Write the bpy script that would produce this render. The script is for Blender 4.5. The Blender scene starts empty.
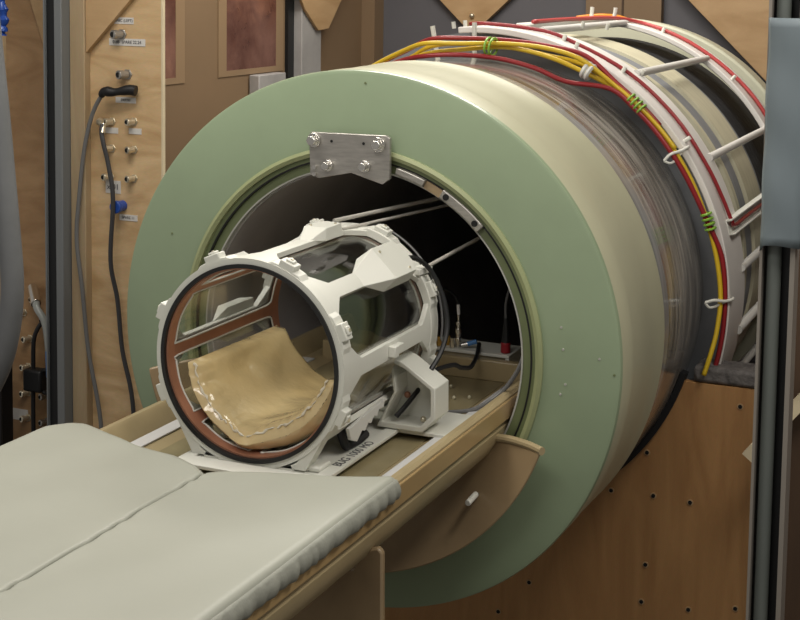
import bpy, bmesh, math, random
from math import sin, cos, pi, radians as R
from mathutils import Vector, Matrix, Euler
random.seed(7)
C = bpy.context.scene.collection

# ------------------------------------------------------------------ materials
def nodes(name):
    m = bpy.data.materials.new(name); m.use_nodes = True
    nt = m.node_tree; b = nt.nodes['Principled BSDF']
    return m, nt, b
def mat(name, col, rough=.5, metal=0., noise=0., nscale=8., stretch=(1, 1, 1), bump=0., bscale=60., col2=None, coat=0., spec=.5, rvar=0., detail=5.):
    m, nt, b = nodes(name)
    b.inputs['Roughness'].default_value = rough
    b.inputs['Metallic'].default_value = metal
    b.inputs['Specular IOR Level'].default_value = spec
    b.inputs['Coat Weight'].default_value = coat
    b.inputs['Coat Roughness'].default_value = .12
    c = (*col, 1)
    b.inputs['Base Color'].default_value = c
    tc = nt.nodes.new('ShaderNodeTexCoord'); mp = nt.nodes.new('ShaderNodeMapping')
    mp.inputs['Scale'].default_value = stretch
    nt.links.new(tc.outputs['Object'], mp.inputs['Vector'])
    if noise > 0 or col2 or rvar:
        n = nt.nodes.new('ShaderNodeTexNoise'); n.inputs['Scale'].default_value = nscale
        n.inputs['Detail'].default_value = detail; n.inputs['Roughness'].default_value = .6
        nt.links.new(mp.outputs['Vector'], n.inputs['Vector'])
        r = nt.nodes.new('ShaderNodeValToRGB')
        r.color_ramp.elements[0].position = .32; r.color_ramp.elements[1].position = .68
        if col2: a, d = col, col2
        else: a = [x*(1-noise) for x in col]; d = [min(1, x*(1+noise)) for x in col]
        r.color_ramp.elements[0].color = (*a, 1); r.color_ramp.elements[1].color = (*d, 1)
        nt.links.new(n.outputs['Fac'], r.inputs['Fac']); nt.links.new(r.outputs['Color'], b.inputs['Base Color'])
        if rvar:
            mr = nt.nodes.new('ShaderNodeMapRange'); mr.inputs['To Min'].default_value = max(.03, rough-rvar); mr.inputs['To Max'].default_value = rough+rvar
            nt.links.new(n.outputs['Fac'], mr.inputs['Value']); nt.links.new(mr.outputs['Result'], b.inputs['Roughness'])
    if bump > 0:
        n2 = nt.nodes.new('ShaderNodeTexNoise'); n2.inputs['Scale'].default_value = bscale; n2.inputs['Detail'].default_value = 4
        nt.links.new(mp.outputs['Vector'], n2.inputs['Vector'])
        bp = nt.nodes.new('ShaderNodeBump'); bp.inputs['Strength'].default_value = bump; bp.inputs['Distance'].default_value = .01
        nt.links.new(n2.outputs['Fac'], bp.inputs['Height']); nt.links.new(bp.outputs['Normal'], b.inputs['Normal'])
    return m
def clear(name, tint=(.9, .9, .9), gl=.12, rough=.04):
    m = bpy.data.materials.new(name); m.use_nodes = True; nt = m.node_tree
    nt.nodes.remove(nt.nodes['Principled BSDF']); out = nt.nodes['Material Output']
    t = nt.nodes.new('ShaderNodeBsdfTransparent'); t.inputs['Color'].default_value = (*tint, 1)
    g = nt.nodes.new('ShaderNodeBsdfGlossy'); g.inputs['Roughness'].default_value = rough; g.inputs['Color'].default_value = (.9, .9, .9, 1)
    fr = nt.nodes.new('ShaderNodeFresnel'); ge = nt.nodes.new('ShaderNodeNewGeometry'); mi = nt.nodes.new('ShaderNodeMapRange')
    mi.inputs['To Min'].default_value = 1.49; mi.inputs['To Max'].default_value = 1/1.49
    nt.links.new(ge.outputs['Backfacing'], mi.inputs['Value']); nt.links.new(mi.outputs['Result'], fr.inputs['IOR'])
    ma = nt.nodes.new('ShaderNodeMath'); ma.operation = 'MULTIPLY_ADD'; ma.inputs[1].default_value = .8; ma.inputs[2].default_value = gl*.2
    mx = nt.nodes.new('ShaderNodeMixShader')
    nt.links.new(fr.outputs['Fac'], ma.inputs[0]); nt.links.new(ma.outputs[0], mx.inputs['Fac'])
    nt.links.new(t.outputs[0], mx.inputs[1]); nt.links.new(g.outputs[0], mx.inputs[2]); nt.links.new(mx.outputs[0], out.inputs['Surface'])
    return m
M = {}
M['green'] = mat('green_fibreglass', (.265, .335, .215), .38, noise=.07, nscale=2.2, bump=.04, bscale=9, coat=.25)
M['pale'] = mat('pale_fibreglass', (.47, .46, .32), .42, noise=.06, nscale=3, bump=.05, bscale=10, coat=.2)
M['lip'] = mat('lip_fibreglass', (.30, .33, .17), .4, noise=.08, nscale=5)
M['olive'] = mat('olive_fibreglass', (.15, .18, .085), .4, noise=.12, nscale=5)
M['black'] = mat('black_rubber', (.008, .008, .009), .5)
M['bore'] = mat('dark_bore_lining', (.42, .395, .385), .42, noise=.15, nscale=3)
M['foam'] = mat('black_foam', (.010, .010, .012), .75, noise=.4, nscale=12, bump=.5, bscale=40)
M['edge'] = mat('lining_edge', (.42, .42, .38), .5)
M['barrel'] = mat('glossy_barrel_painted_glints', (.085, .070, .055), .16, metal=0., col2=(.50, .47, .42), nscale=2.9, stretch=(1.3, 12, 1.3), bump=.5, bscale=3.0, coat=.9, rvar=.08, spec=.7)  # pale streaks are light reflections painted into the wrap's base colour
M['barrel_edge'] = mat('clear_band', (.33, .33, .32), .18, noise=.3, nscale=4, stretch=(1, 8, 1), coat=.6, bump=.2, bscale=3)
M['white'] = mat('white_plastic', (.66, .66, .60), .42, noise=.03, nscale=4)
M['whitebar'] = mat('white_tube', (.62, .61, .58), .4, noise=.04, nscale=5)
M['hoop'] = mat('white_hoop', (.72, .69, .65), .45, noise=.05, nscale=5)
M['greyw'] = mat('grey_winding', (.20, .21, .225), .5, noise=.15, nscale=6, stretch=(1, 10, 1))
M['cream'] = mat('cream_winding', (.50, .47, .34), .5, noise=.12, nscale=6, stretch=(1, 10, 1))
M['creamring'] = mat('cream_end_ring', (.55, .55, .42), .45, noise=.04)
M['steel'] = mat('brushed_steel', (.42, .40, .37), .36, metal=.75, noise=.15, nscale=20, stretch=(1, 1, 6))
M['bright'] = mat('bright_steel', (.72, .70, .66), .22, metal=1.)
M['brass'] = mat('brass_nickel', (.72, .66, .52), .28, metal=.8)
M['copper'] = mat('copper', (.43, .20, .125), .38, metal=.35, noise=.12, nscale=12)
M['copperwin'] = mat('copper_film', (.20, .085, .065), .22, metal=.6, col2=(.42, .22, .17), nscale=5, bump=.8, bscale=9)
M['acrylic'] = clear('clear_acrylic', (.86, .87, .86), .25)
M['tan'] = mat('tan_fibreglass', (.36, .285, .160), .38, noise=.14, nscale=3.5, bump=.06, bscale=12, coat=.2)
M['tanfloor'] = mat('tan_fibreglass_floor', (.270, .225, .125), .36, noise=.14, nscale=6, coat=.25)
M['tanrail'] = mat('tan_rail', (.38, .26, .12), .33, noise=.14, nscale=4, stretch=(1, .4, 1), coat=.3)
M['brownfg'] = mat('brown_fibreglass', (.30, .215, .12), .42, noise=.2, nscale=3.5, coat=.15)
M['strip'] = mat('white_strip', (.60, .60, .60), .35)
M['vinyl'] = mat('grey_vinyl', (.345, .352, .300), .48, noise=.03, nscale=3, bump=.10, bscale=9)
M['quilt'] = mat('grey_quilt', (.27, .275, .235), .55, noise=.06, nscale=12, bump=.3, bscale=30)
M['bag'] = mat('yellow_foam_in_plastic', (.60, .445, .215), .17, col2=(.72, .57, .31), nscale=4, bump=1., bscale=21, coat=1., detail=7)
M['seal'] = mat('plastic_seal', (.78, .72, .58), .2, bump=.6, bscale=60, coat=.8)
def wrinkle(m):            # folded film: ridged noise as bump
    nt = m.node_tree; bs = nt.nodes['Principled BSDF']; bp = next(n for n in nt.nodes if n.type == 'BUMP')
    tc = next(n for n in nt.nodes if n.type == 'TEX_COORD')
    a = nt.nodes.new('ShaderNodeTexNoise'); a.noise_type = 'RIDGED_MULTIFRACTAL'; a.inputs['Scale'].default_value = 7; a.inputs['Detail'].default_value = 3; a.inputs['Distortion'].default_value = .6
    nt.links.new(tc.outputs['Object'], a.inputs['Vector']); b2 = nt.nodes.new('ShaderNodeBump'); b2.inputs['Strength'].default_value = 1.; b2.inputs['Distance'].default_value = .02
    nt.links.new(a.outputs['Fac'], b2.inputs['Height']); bp.inputs['Strength'].default_value = .35
    nt.links.new(bp.outputs['Normal'], b2.inputs['Normal']); nt.links.new(b2.outputs['Normal'], bs.inputs['Normal']); nt.links.new(b2.outputs['Normal'], bs.inputs['Coat Normal'])
wrinkle(M['bag'])
def ply(name, a, b, st, sc=1.6, rough=.5, dist=2.5):
    m, nt, bs = nodes(name); bs.inputs['Roughness'].default_value = rough
    tc = nt.nodes.new('ShaderNodeTexCoord'); mp = nt.nodes.new('ShaderNodeMapping'); mp.inputs['Scale'].default_value = st
    n = nt.nodes.new('ShaderNodeTexNoise'); n.inputs['Scale'].default_value = sc; n.inputs['Detail'].default_value = 6; n.inputs['Distortion'].default_value = dist
    r = nt.nodes.new('ShaderNodeValToRGB'); r.color_ramp.elements[0].position = .3; r.color_ramp.elements[1].position = .7
    r.color_ramp.elements[0].color = (*a, 1); r.color_ramp.elements[1].color = (*b, 1)
    n2 = nt.nodes.new('ShaderNodeTexNoise'); n2.inputs['Scale'].default_value = 70; n2.inputs['Detail'].default_value = 3
    mp2 = nt.nodes.new('ShaderNodeMapping'); mp2.inputs['Scale'].default_value = st
    mx = nt.nodes.new('ShaderNodeMix'); mx.data_type = 'RGBA'; mx.blend_type = 'MULTIPLY'; mx.inputs['Factor'].default_value = .22
    nt.links.new(tc.outputs['Object'], mp.inputs['Vector']); nt.links.new(tc.outputs['Object'], mp2.inputs['Vector'])
    nt.links.new(mp.outputs['Vector'], n.inputs['Vector']); nt.links.new(mp2.outputs['Vector'], n2.inputs['Vector'])
    nt.links.new(n.outputs['Fac'], r.inputs['Fac']); nt.links.new(r.outputs['Color'], mx.inputs['A']); nt.links.new(n2.outputs['Color'], mx.inputs['B'])
    nt.links.new(mx.outputs['Result'], bs.inputs['Base Color'])
    return m
M['plyA'] = ply('birch_plywood', (.50, .32, .155), (.72, .52, .295), (1.2, 1, 4.5))
M['plyB'] = ply('darker_plywood', (.34, .19, .085), (.50, .31, .155), (1.2, 1, 4.0))
M['plyD'] = ply('plywood_offcut', (.42, .26, .12), (.58, .39, .21), (3.0, 3.0, 9.0), 1.4, dist=.4)
M['plyedge'] = mat('plywood_edge', (.62, .53, .36), .6, noise=.1)
M['timber'] = ply('pine_post', (.40, .29, .17), (.48, .37, .23), (6, 6, .8))
M['panelwood'] = ply('orange_plywood', (.40, .205, .078), (.51, .28, .112), (5, 1, .9), 1.8)
M['panelside'] = mat('dark_wood', (.07, .040, .022), .6, noise=.2, nscale=4, stretch=(5, 5, .6))
M['card'] = mat('brown_board', (.215, .142, .080), .6, noise=.07, nscale=2)
M['tape'] = mat('brown_tape', (.28, .19, .11), .4)
M['wallgrey'] = mat('dark_grey_wall', (.11, .108, .12), .6, noise=.08, nscale=2)
M['floor'] = mat('grey_floor', (.12, .11, .10), .5, noise=.15, nscale=5)
M['ceil'] = mat('ceiling_board', (.45, .42, .38), .8)
M['redwire'] = mat('red_insulation', (.26, .014, .018), .35)
M['pinkwire'] = mat('red_insulation_light', (.45, .06, .06), .35)
M['yellow'] = mat('yellow_insulation', (.62, .42, .02), .35)
M['orange'] = mat('orange_insulation', (.62, .22, .02), .35)
M['tiegreen'] = mat('green_tie', (.22, .42, .05), .4)
M['tiewhite'] = mat('white_tie', (.65, .65, .62), .4)
M['greycable'] = mat('grey_cable', (.14, .14, .14), .45)
M['darkcable'] = mat('dark_cable', (.035, .035, .038), .42)
M['hose'] = mat('grey_hose', (.135, .14, .145), .55, noise=.08)
M['tube'] = mat('translucent_tube', (.34, .36, .34), .2, coat=.5)
M['label'] = mat('paper_label', (.62, .60, .57), .6)
M['ink'] = mat('ink', (.06, .06, .07), .6)
M['blue'] = mat('blue_plastic', (.02, .07, .34), .3)
M['bluelt'] = mat('blue_connector', (.08, .22, .50), .35)
M['red'] = mat('red_plug', (.30, .015, .025), .35)
M['gold'] = mat('gold_connector', (.55, .33, .08), .3, metal=.6)
M['frame_l'] = mat('pale_metal_strip', (.26, .235, .205), .45, metal=.2)
M['pipe'] = mat('grey_green_pipe', (.125, .14, .13), .45, noise=.08, stretch=(1, 1, .2))
M['sheet'] = mat('blue_grey_sheet', (.155, .19, .21), .6, noise=.05, nscale=2, bump=.06, bscale=4)
M['foampad'] = mat('grey_felt', (.13, .12, .115), .9, noise=.35, nscale=40, bump=.5, bscale=80)
M['postgrey'] = mat('grey_metal_post', (.17, .18, .185), .45)
M['postblack'] = mat('black_post', (.008, .009, .010), .4)
M['greyboard'] = mat('grey_white_board', (.34, .33, .32), .6, noise=.12, nscale=6)
M['pad'] = mat('black_pad', (.06, .057, .062), .6, noise=.4, nscale=12, bump=.4, bscale=40)
M['rodm'] = mat('pale_rod', (.42, .40, .36), .35)
M['cut'] = mat('hole', (.004, .004, .004), .8)
M['screw'] = mat('screw_recess', (.45, .30, .16), .5)

# ------------------------------------------------------------------ mesh helpers
class MB:
    def __init__(s): s.v = []; s.f = []
    def add(s, vs, fs):
        o = len(s.v); s.v += [tuple(x) for x in vs]; s.f += [tuple(i+o for i in f) for f in fs]; return s
    def box(s, a, b, mtx=None):
        x0, y0, z0 = a; x1, y1, z1 = b
        vs = [Vector(p) for p in ((x0, y0, z0), (x1, y0, z0), (x1, y1, z0), (x0, y1, z0), (x0, y0, z1), (x1, y0, z1), (x1, y1, z1), (x0, y1, z1))]
        if mtx: vs = [mtx @ p for p in vs]
        return s.add(vs, [(0, 3, 2, 1), (4, 5, 6, 7), (0, 1, 5, 4), (1, 2, 6, 5), (2, 3, 7, 6), (3, 0, 4, 7)])
    def prism(s, poly, y0, y1, mtx=None):          # polygon in x,z extruded along y
        n = len(poly)
        vs = [Vector((x, y0, z)) for x, z in poly]+[Vector((x, y1, z)) for x, z in poly]
        if mtx: vs = [mtx @ p for p in vs]
        return s.add(vs, [tuple(range(n)), tuple(range(2*n-1, n-1, -1))]+[(i, i+n, (i+1) % n+n, (i+1) % n) for i in range(n)])
    def lathe(s, prof, a0=0., a1=360., n=160, c=(0, 0)):   # closed profile of (r, y) swept about an axis along y
        full = abs(a1-a0) >= 359.9; m = len(prof); k = n if full else n+1; vs = []; fs = []
        for i in range(k):
            a = R(a0+(a1-a0)*i/n)
            vs += [(c[0]+r*cos(a), y, c[1]+r*sin(a)) for r, y in prof]
        for i in range(n):
            j = (i+1) % k
            for q in range(m):
                p = (q+1) % m
                fs.append((i*m+q, i*m+p, j*m+p, j*m+q))
        if not full: fs.append(tuple(range(m-1, -1, -1))); fs.append(tuple((k-1)*m+q for q in range(m)))
        return s.add(vs, fs)
    def ring(s, r0, r1, y0, y1, a0=0., a1=360., n=160, c=(0, 0)):
        return s.lathe([(r0, y0), (r1, y0), (r1, y1), (r0, y1)], a0, a1, n, c)
    def tube(s, pts, r, n=10, sub=6, flat=None):
        P = [Vector(p) for p in pts]
        if sub > 1 and len(P) > 2: P = spline(P, sub)
        vs = []; fs = []; up = Vector((0, 0, 1)); k = len(P); prev = None
        for i, p in enumerate(P):
            t = (P[min(i+1, k-1)]-P[max(i-1, 0)]).normalized()
            if prev is None:
                a = t.cross(up if abs(t.z) < .9 else Vector((1, 0, 0))).normalized()
            else: a = (prev-t*prev.dot(t)).normalized()
            prev = a; b = t.cross(a)
            rr = r(i/(k-1)) if callable(r) else r
            vs += [p+a*rr*cos(2*pi*j/n)+b*rr*sin(2*pi*j/n)*(flat or 1) for j in range(n)]
        for i in range(k-1):
            for j in range(n): q = (j+1) % n; fs.append((i*n+j, i*n+q, (i+1)*n+q, (i+1)*n+j))
        fs.append(tuple(range(n-1, -1, -1))); fs.append(tuple((k-1)*n+j for j in range(n)))
        return s.add(vs, fs)
    def cyl(s, a, b, r, n=16): return s.tube([a, b], r, n, 1)
    def ball(s, c, r, n=12):
        return s.tube([Vector(c)+Vector((0, 0, r*math.sin(t))) for t in [(-.499+k/8)*pi if k < 8 else .499*pi for k in range(9)]], lambda u: max(.02*r, r*math.sqrt(max(0, 1-math.sin((u-.5)*pi)**2))), n, 1)
    def build(s, name, m, parent=None, bevel=0., ang=35, seg=2):
        co = [Vector(v) for v in s.v]
        lo = Vector([min(v[i] for v in co) for i in range(3)]); hi = Vector([max(v[i] for v in co) for i in range(3)])
        c = (lo+hi)/2
        me = bpy.data.meshes.new(name); me.from_pydata([v-c for v in co], [], s.f); me.validate()
        bm = bmesh.new(); bm.from_mesh(me); bmesh.ops.recalc_face_normals(bm, faces=bm.faces); bm.to_mesh(me); bm.free()
        me.materials.append(m)
        me.polygons.foreach_set('use_smooth', [True]*len(me.polygons)); me.set_sharp_from_angle(angle=R(ang))
        o = bpy.data.objects.new(name, me); C.objects.link(o); o.location = c
        if parent is not None: link(o, parent)
        if bevel > 0:
            b = o.modifiers.new('bevel', 'BEVEL'); b.width = bevel; b.segments = seg; b.limit_method = 'ANGLE'; b.angle_limit = R(30); b.harden_normals = False
        return o
def wpos(o):
    p = o.location.copy(); q = o.parent
    while q is not None: p += q.location; q = q.parent
    return p
def link(o, parent):                               # keep world place, plain offset
    w = o.location.copy(); o.parent = parent; o.location = w-wpos(parent)
def spline(P, sub):
    out = []
    for i in range(len(P)-1):
        p0 = P[max(i-1, 0)]; p1 = P[i]; p2 = P[i+1]; p3 = P[min(i+2, len(P)-1)]
        for k in range(sub):
            t = k/sub
            out.append(.5*((2*p1)+(p2-p0)*t+(2*p0-5*p1+4*p2-p3)*t*t+(3*p1-p0-3*p2+p3)*t**3))
    out.append(P[-1]); return out
def thing(name, label, cat, loc=(0, 0, 0), group=None):
    o = bpy.data.objects.new(name, None); C.objects.link(o); o.location = loc; o.empty_display_size = .05
    o['label'] = label; o['category'] = cat
    if group: o['group'] = group
    return o
def tag(o, label, cat, group=None):
    o['label'] = label; o['category'] = cat
    if group: o['group'] = group
    return o
def struct(o): o['kind'] = 'structure'; return o
def lab(o, t): o['label'] = t; return o
def textmesh(name, body, size, m, mtx, parent):
    cu = bpy.data.curves.new(name, 'FONT'); cu.body = body; cu.size = size; cu.align_x = 'CENTER'; cu.align_y = 'CENTER'; cu.extrude = .0003
    t = bpy.data.objects.new('tmp', cu); C.objects.link(t)
    dg = bpy.context.evaluated_depsgraph_get(); me = bpy.data.meshes.new_from_object(t.evaluated_get(dg))
    bpy.data.objects.remove(t); me.transform(mtx.to_3x3().to_4x4()); me.materials.clear(); me.materials.append(m)
    o = bpy.data.objects.new(name, me); C.objects.link(o); o.location = mtx.translation
    link(o, parent); return o

FLOOR = -1.25
# ------------------------------------------------------------------ room
struct(MB().box((-3.2, -3.6, FLOOR-.05), (3.0, 3.1, FLOOR)).build('floor', M['floor']))
struct(MB().box((-1.39, .78, FLOOR), (-1.35, 3.0, 2.0)).build('wall_left', M['card']))
struct(MB().box((-1.6, 3.0, FLOOR), (3.0, 3.06, 2.0)).build('wall_back', M['wallgrey']))
struct(MB().box((2.6, .2, FLOOR), (2.66, 3.0, 2.0)).build('wall_right', M['panelside']))
struct(MB().box((-3.2, -1.2, 2.0), (3.0, 3.1, 2.05)).build('ceiling', M['ceil']))
struct(MB().box((-3.2, 1.9, FLOOR), (-1.6, 1.96, 2.0)).build('wall_rear', M['card']))
# ------------------------------------------------------------------ magnet
mag = thing('scanner_magnet', 'large horizontal cylindrical magnet with a pale green ring-shaped front and open bore', 'scanner', (0, 1.2, FLOOR))
prof = [(.466, 0), (.640, 0), (.6475, .003), (.650, .011), (.650, .014), (.466, .014)]
lab(MB().lathe(prof, n=220).build('face_ring', M['green'], mag, ang=50), 'green ring-shaped front face')
sp = [(.470, .014), (.648, .014), (.6495, .02), (.6505, .10), (.6500, .07), (.6475, .12), (.6470, .15), (.6485, .19), (.651, .25), (.651, .375), (.6535, .380), (.6535, .389), (.640, .392), (.470, .392)]
lab(MB().lathe(sp, n=220).build('side_ring', M['pale'], mag, ang=40), 'pale cream side of the front ring')
lab(MB().lathe([(.453, -.006), (.462, -.010), (.470, -.006), (.471, .02), (.453, .02)], n=200).build('bore_lip', M['lip'], mag, ang=50), 'yellow-green lip around the bore')
lab(MB().ring(.4425, .4535, .004, .06, n=200).build('inner_ring', M['olive'], mag), 'olive ring inside the bore lip')
lab(MB().ring(.4385, .4425, .003, .062, n=200).build('seal_ring', M['black'], mag), 'thin black seal')
lab(MB().ring(.418, .4385, .012, .05, n=200).build('inner_ring', M['olive'], mag), 'second olive ring next to the lining')
lab(MB().lathe([(.411, .03), (.418, .03), (.4205, 2.3), (.411, 2.3)], n=160).build('bore_lining', M['bore'], mag), 'dark tube lining the bore')
lab(MB().lathe([(.4145, .010), (.4183, .010), (.4183, .032), (.4145, .032)], n=160).build('lining_edge', M['edge'], mag), 'pale edge of the bore lining')
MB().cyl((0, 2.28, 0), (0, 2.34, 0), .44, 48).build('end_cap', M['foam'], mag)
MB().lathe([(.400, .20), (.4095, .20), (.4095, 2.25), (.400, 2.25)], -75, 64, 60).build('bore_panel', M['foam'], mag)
for a in (-4, 9, -16, 23, -27): # black padded strips along the bore
    w = 4.2
    MB().lathe([(.378 if a != 9 else .365, .22), (.4005, .22), (.4005, 2.2), (.378, 2.2)], a-w, a+w, 8).build('bore_pad', M['pad'], mag, bevel=.004)
pf = [(.46, .392), (.642, .392), (.644, .40), (.644, .50), (.640, .51), (.640, .60), (.643, .61), (.643, .82), (.640, 1.0), (.640, 2.25), (.46, 2.25)]
lab(MB().lathe([(.46, .392), (.644, .392), (.645, .47), (.46, .47)], n=200).build('barrel_band', M['barrel_edge'], mag), 'clear pale band behind the front ring')
lab(MB().lathe([(.46, .47), (.643, .47), (.641, .60), (.644, .68), (.641, .82), (.638, .9), (.46, .9)], n=200).build('barrel', M['barrel'], mag, ang=60), 'glossy brown barrel with painted highlight streaks')
lab(MB().ring(.46, .668, .95, 1.74, n=160).build('winding_core', M['greyw'], mag), 'grey core under the windings')
MB().ring(.46, .655, 1.74, 2.2, n=120).build('winding_core', M['foam'], mag)
for y0, y1 in ((1.10, 1.145), (1.27, 1.315), (1.45, 1.66)):
    MB().lathe([(.667, y0), (.682, y0+.004), (.682, y1-.004), (.667, y1)], n=140).build('winding', M['cream'], mag)
for y0, y1 in ((1.165, 1.25), (1.335, 1.43)):
    MB().lathe([(.667, y0), (.676, y0+.004), (.676, y1-.004), (.667, y1)], n=140).build('winding', M['greyw'], mag)
RH = .730
h1 = lab(MB().lathe([(.712, .80), (RH, .80), (RH, 1.02), (.712, 1.02)], -170, 95, n=180).build('hoop', M['hoop'], mag, bevel=.003), 'white front hoop of the winding frame')
lab(MB().lathe([(.712, 1.90), (RH, 1.90), (RH, 2.08), (.712, 2.08)], n=180).build('hoop', M['hoop'], mag, bevel=.003), 'white rear hoop of the winding frame')
MB().ring(.637, .713, .90, .955, n=120).build('hoop_web', M['greyw'], mag)
lab(MB().lathe([(.50, 2.30), (.725, 2.30), (.715, 2.46), (.50, 2.46)], n=100).build('end_ring', M['creamring'], mag, bevel=.01), 'pale cream end ring')
for a, r in ((55.8, .0115), (31, .0115), (5.7, .0115), (-8.2, .013), (80, .0115), (-28, .0115)):
    x, z = .728*cos(R(a)), .728*sin(R(a))
    MB().cyl((x, .985, z), (x, 1.935, z), r, 16).build('frame_tube', M['whitebar'], mag)
def chan(a, y0, y1):       # square-edged trough along the frame
    mtx = Matrix.Rotation(-R(a), 4, 'Y')
    b = MB(); b.box((.722, y0, -.022), (.732, y1, .022), mtx); b.box((.732, y0, -.022), (.748, y1, -.016), mtx); b.box((.732, y0, .016), (.748, y1, .022), mtx)
    return b
lab(chan(15.8, .88, 1.96).build('wire_channel', M['white'], mag, bevel=.002), 'white channel carrying a red wire')
lab(MB().box((.722, 1.0, -.03), (.738, 1.92, .01), Matrix.Rotation(-R(86), 4, 'Y')).build('wire_channel', M['white'], mag, bevel=.003), 'white channel on top of the frame')
for a, y in ((36.5, .84), (57, .88), (55, 1.0), (72, .88), (95, .86), (99, .9), (79, 1.35), (76, 1.5), (70, 1.95), (47, 1.93), (68, .84)):
    x, z = cos(R(a)), sin(R(a))
    MB().cyl((x*.728, y, z*.728), (x*.748, y, z*.748), .006, 10).build('frame_peg', M['white'], mag)
for a, y in ((86, 1.75), (83, 1.9)):
    x, z = cos(R(a)), sin(R(a))
    MB().cyl((x*.728, y, z*.728), (x*.775, y, z*.775), .007, 10).build('frame_peg', M['white'], mag)
# cable posts standing on the barrel in front of the frame
for a in (91, 101):
    x, z = cos(R(a)), sin(R(a))
    MB().cyl((x*.64, .80, z*.64), (x*.742, .80, z*.742), .007, 10).build('cable_post', M['white'], mag)
# bracket on the front ring
br = lab(MB().prism([(-.108, .398), (-.085, .392), (.0, .410), (.080, .388), (.098, .402), (.097, .497), (.088, .503), (-.105, .501), (-.112, .494)], -.030, -.018).build('bracket', M['steel'], mag, bevel=.0015), 'steel bracket plate')
for x, z, r in ((-.097, .482, .015), (.070, .481, .015), (-.060, .424, .012), (.036, .428, .012)):
    b = MB(); b.cyl((x, -.0305, z), (x, -.036, z), r*1.15, 20); b.cyl((x, -.036, z), (x, -.052, z), r*.8, 6 if r > .013 else 16)
    b.build('bolt', M['bright'], br, bevel=.001)
for x, z in ((-.052, .482), (.031, .481)): MB().cyl((x, -.0302, z), (x, -.031, z), .0035, 12).build('bolt_hole', M['cut'], br)
for x, z in ((-.094, .418), (-.094, .402)): MB().cyl((x, -.0305, z), (x, -.038, z), .005, 12).build('screw', M['bright'], br)
for x in (-.085, .06): MB().box((x-.012, -.018, .40), (x+.022, .0, .49)).build('spacer', M['steel'], br)
lab(MB().lathe([(.424, -.012), (.440, -.012), (.440, .02), (.424, .02)], 66, 76, 8).build('clamp_bar', M['steel'], mag, bevel=.002), 'steel end block beside the bracket')
MB().lathe([(.424, -.004), (.440, -.004), (.440, .02), (.424, .02)], 101, 106, 6).build('clamp_bar', M['steel'], mag, bevel=.002)
cb = lab(MB().lathe([(.420, -.004), (.443, -.004), (.443, .006), (.420, .006)], 43.5, 60, 14).build('clamp_bar', M['steel'], mag, bevel=.003), 'curved steel bar with two holes')
for a in (46, 58):
    x, z = .4315*cos(R(a)), .4315*sin(R(a)); MB().cyl((x, -.0045, z), (x, -.0065, z), .0075, 16).build('bar_hole', M['cut'], cb)
MB().lathe([(.419, .0), (.438, .0), (.438, .012), (.419, .012)], 60, 66, 8).build('clamp_bar', M['brownfg'], mag)
# tiny marks on the green face
for x, z in ((.51, .092), (.516, .042), (.523, -.037), (.512, -.061), (.60, .03)):
    MB().cyl((x, .001, z), (x, -.0012, z), .0028, 10).build('face_plug', M['edge'], mag)
for x, z in ((.635, -.002), (.02, .62), (-.51, .22)):
    MB().cyl((x, .001, z), (x, -.0012, z), .0028, 10).build('face_plug', M['olive'], mag)
# funnel-like catch plate under the bore
def scoop():
    b = MB(); n = 60; m = 8; vs = []; fs = []
    T = .016
    for side in (0, 1):
        for i in range(n+1):
            for j in range(m+1):
                u = j/m; r = .385+(.527-.385)*u
                a0 = -math.degrees(math.asin(.168/r)); a = R(a0+(-200-a0*0+20-a0)*i/n*.93)
                y = -.030-.070*u**1.6
                vs.append((r*cos(a), y+(T if side else 0), r*sin(a)))
    N = (n+1)*(m+1); idx = lambda s, i, j: s*N+i*(m+1)+j
    for i in range(n):
        for j in range(m):
            fs.append((idx(0, i, j), idx(0, i, j+1), idx(0, i+1, j+1), idx(0, i+1, j)))
            fs.append((idx(1, i, j), idx(1, i+1, j), idx(1, i+1, j+1), idx(1, i, j+1)))
        for j in (0, m): fs.append((idx(0, i, j), idx(0, i+1, j), idx(1, i+1, j), idx(1, i, j)))
    for j in range(m):
        for i in (0, n): fs.append((idx(0, i, j), idx(0, i, j+1), idx(1, i, j+1), idx(1, i, j)))
    return b.add(vs, fs)
sc = lab(scoop().build('catch_plate', M['brownfg'], mag, bevel=.004), 'curved tan catch plate under the bore opening')
lab(MB().tube([(.345, -.036, -.172), (.40, -.042, -.168), (.46, -.068, -.166), (.502, -.094, -.167)], .0095, 10).build('plate_rim', M['tan'], sc), 'pale thick rim')
MB().cyl((.335, -.055, -.303), (.335, -.108, -.307), .0072, 14).build('peg', M['white'], sc, bevel=.002)

# ------------------------------------------------------------------ wires round the magnet
def arc(pts, r=None): return [(p[2]*cos(R(p[1])), p[0], p[2]*sin(R(p[1]))) for p in pts]
def wire(name, pts, rad, m, label, cat='cable', group=None):
    return tag(MB().tube(arc(pts), rad, 8, 5).build(name, m, ang=180), label, cat, group)
base = [(.74, 128), (.73, 116), (.70, 106), (.66, 98), (.67, 90), (.715, 81), (.735, 72), (.75, 64), (.765, 55), (.77, 48), (.775, 42), (.775, 36), (.78, 31), (.785, 26), (.788, 19), (.786, 11), (.782, 2.5), (.765, -4.7), (.745, -10), (.735, -14.5)]
def run(dy, dr, wob, ph, lo=0, hi=99):
    out = []
    for y, a in base[lo:hi]:
        k = 1 if a > 58 else (.35 if a > 20 else .55)
        r0 = .668+(.692-.668)*min(1, max(0, (92-a)/22)) +(.014 if a < 60 else .007 if a < 70 else 0) if a < 100 else .655
        out.append((y+dy*k+wob*k*sin(a*.16+ph), a, r0+dr*k+wob*k*cos(a*.16+ph)))
    return out
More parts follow.
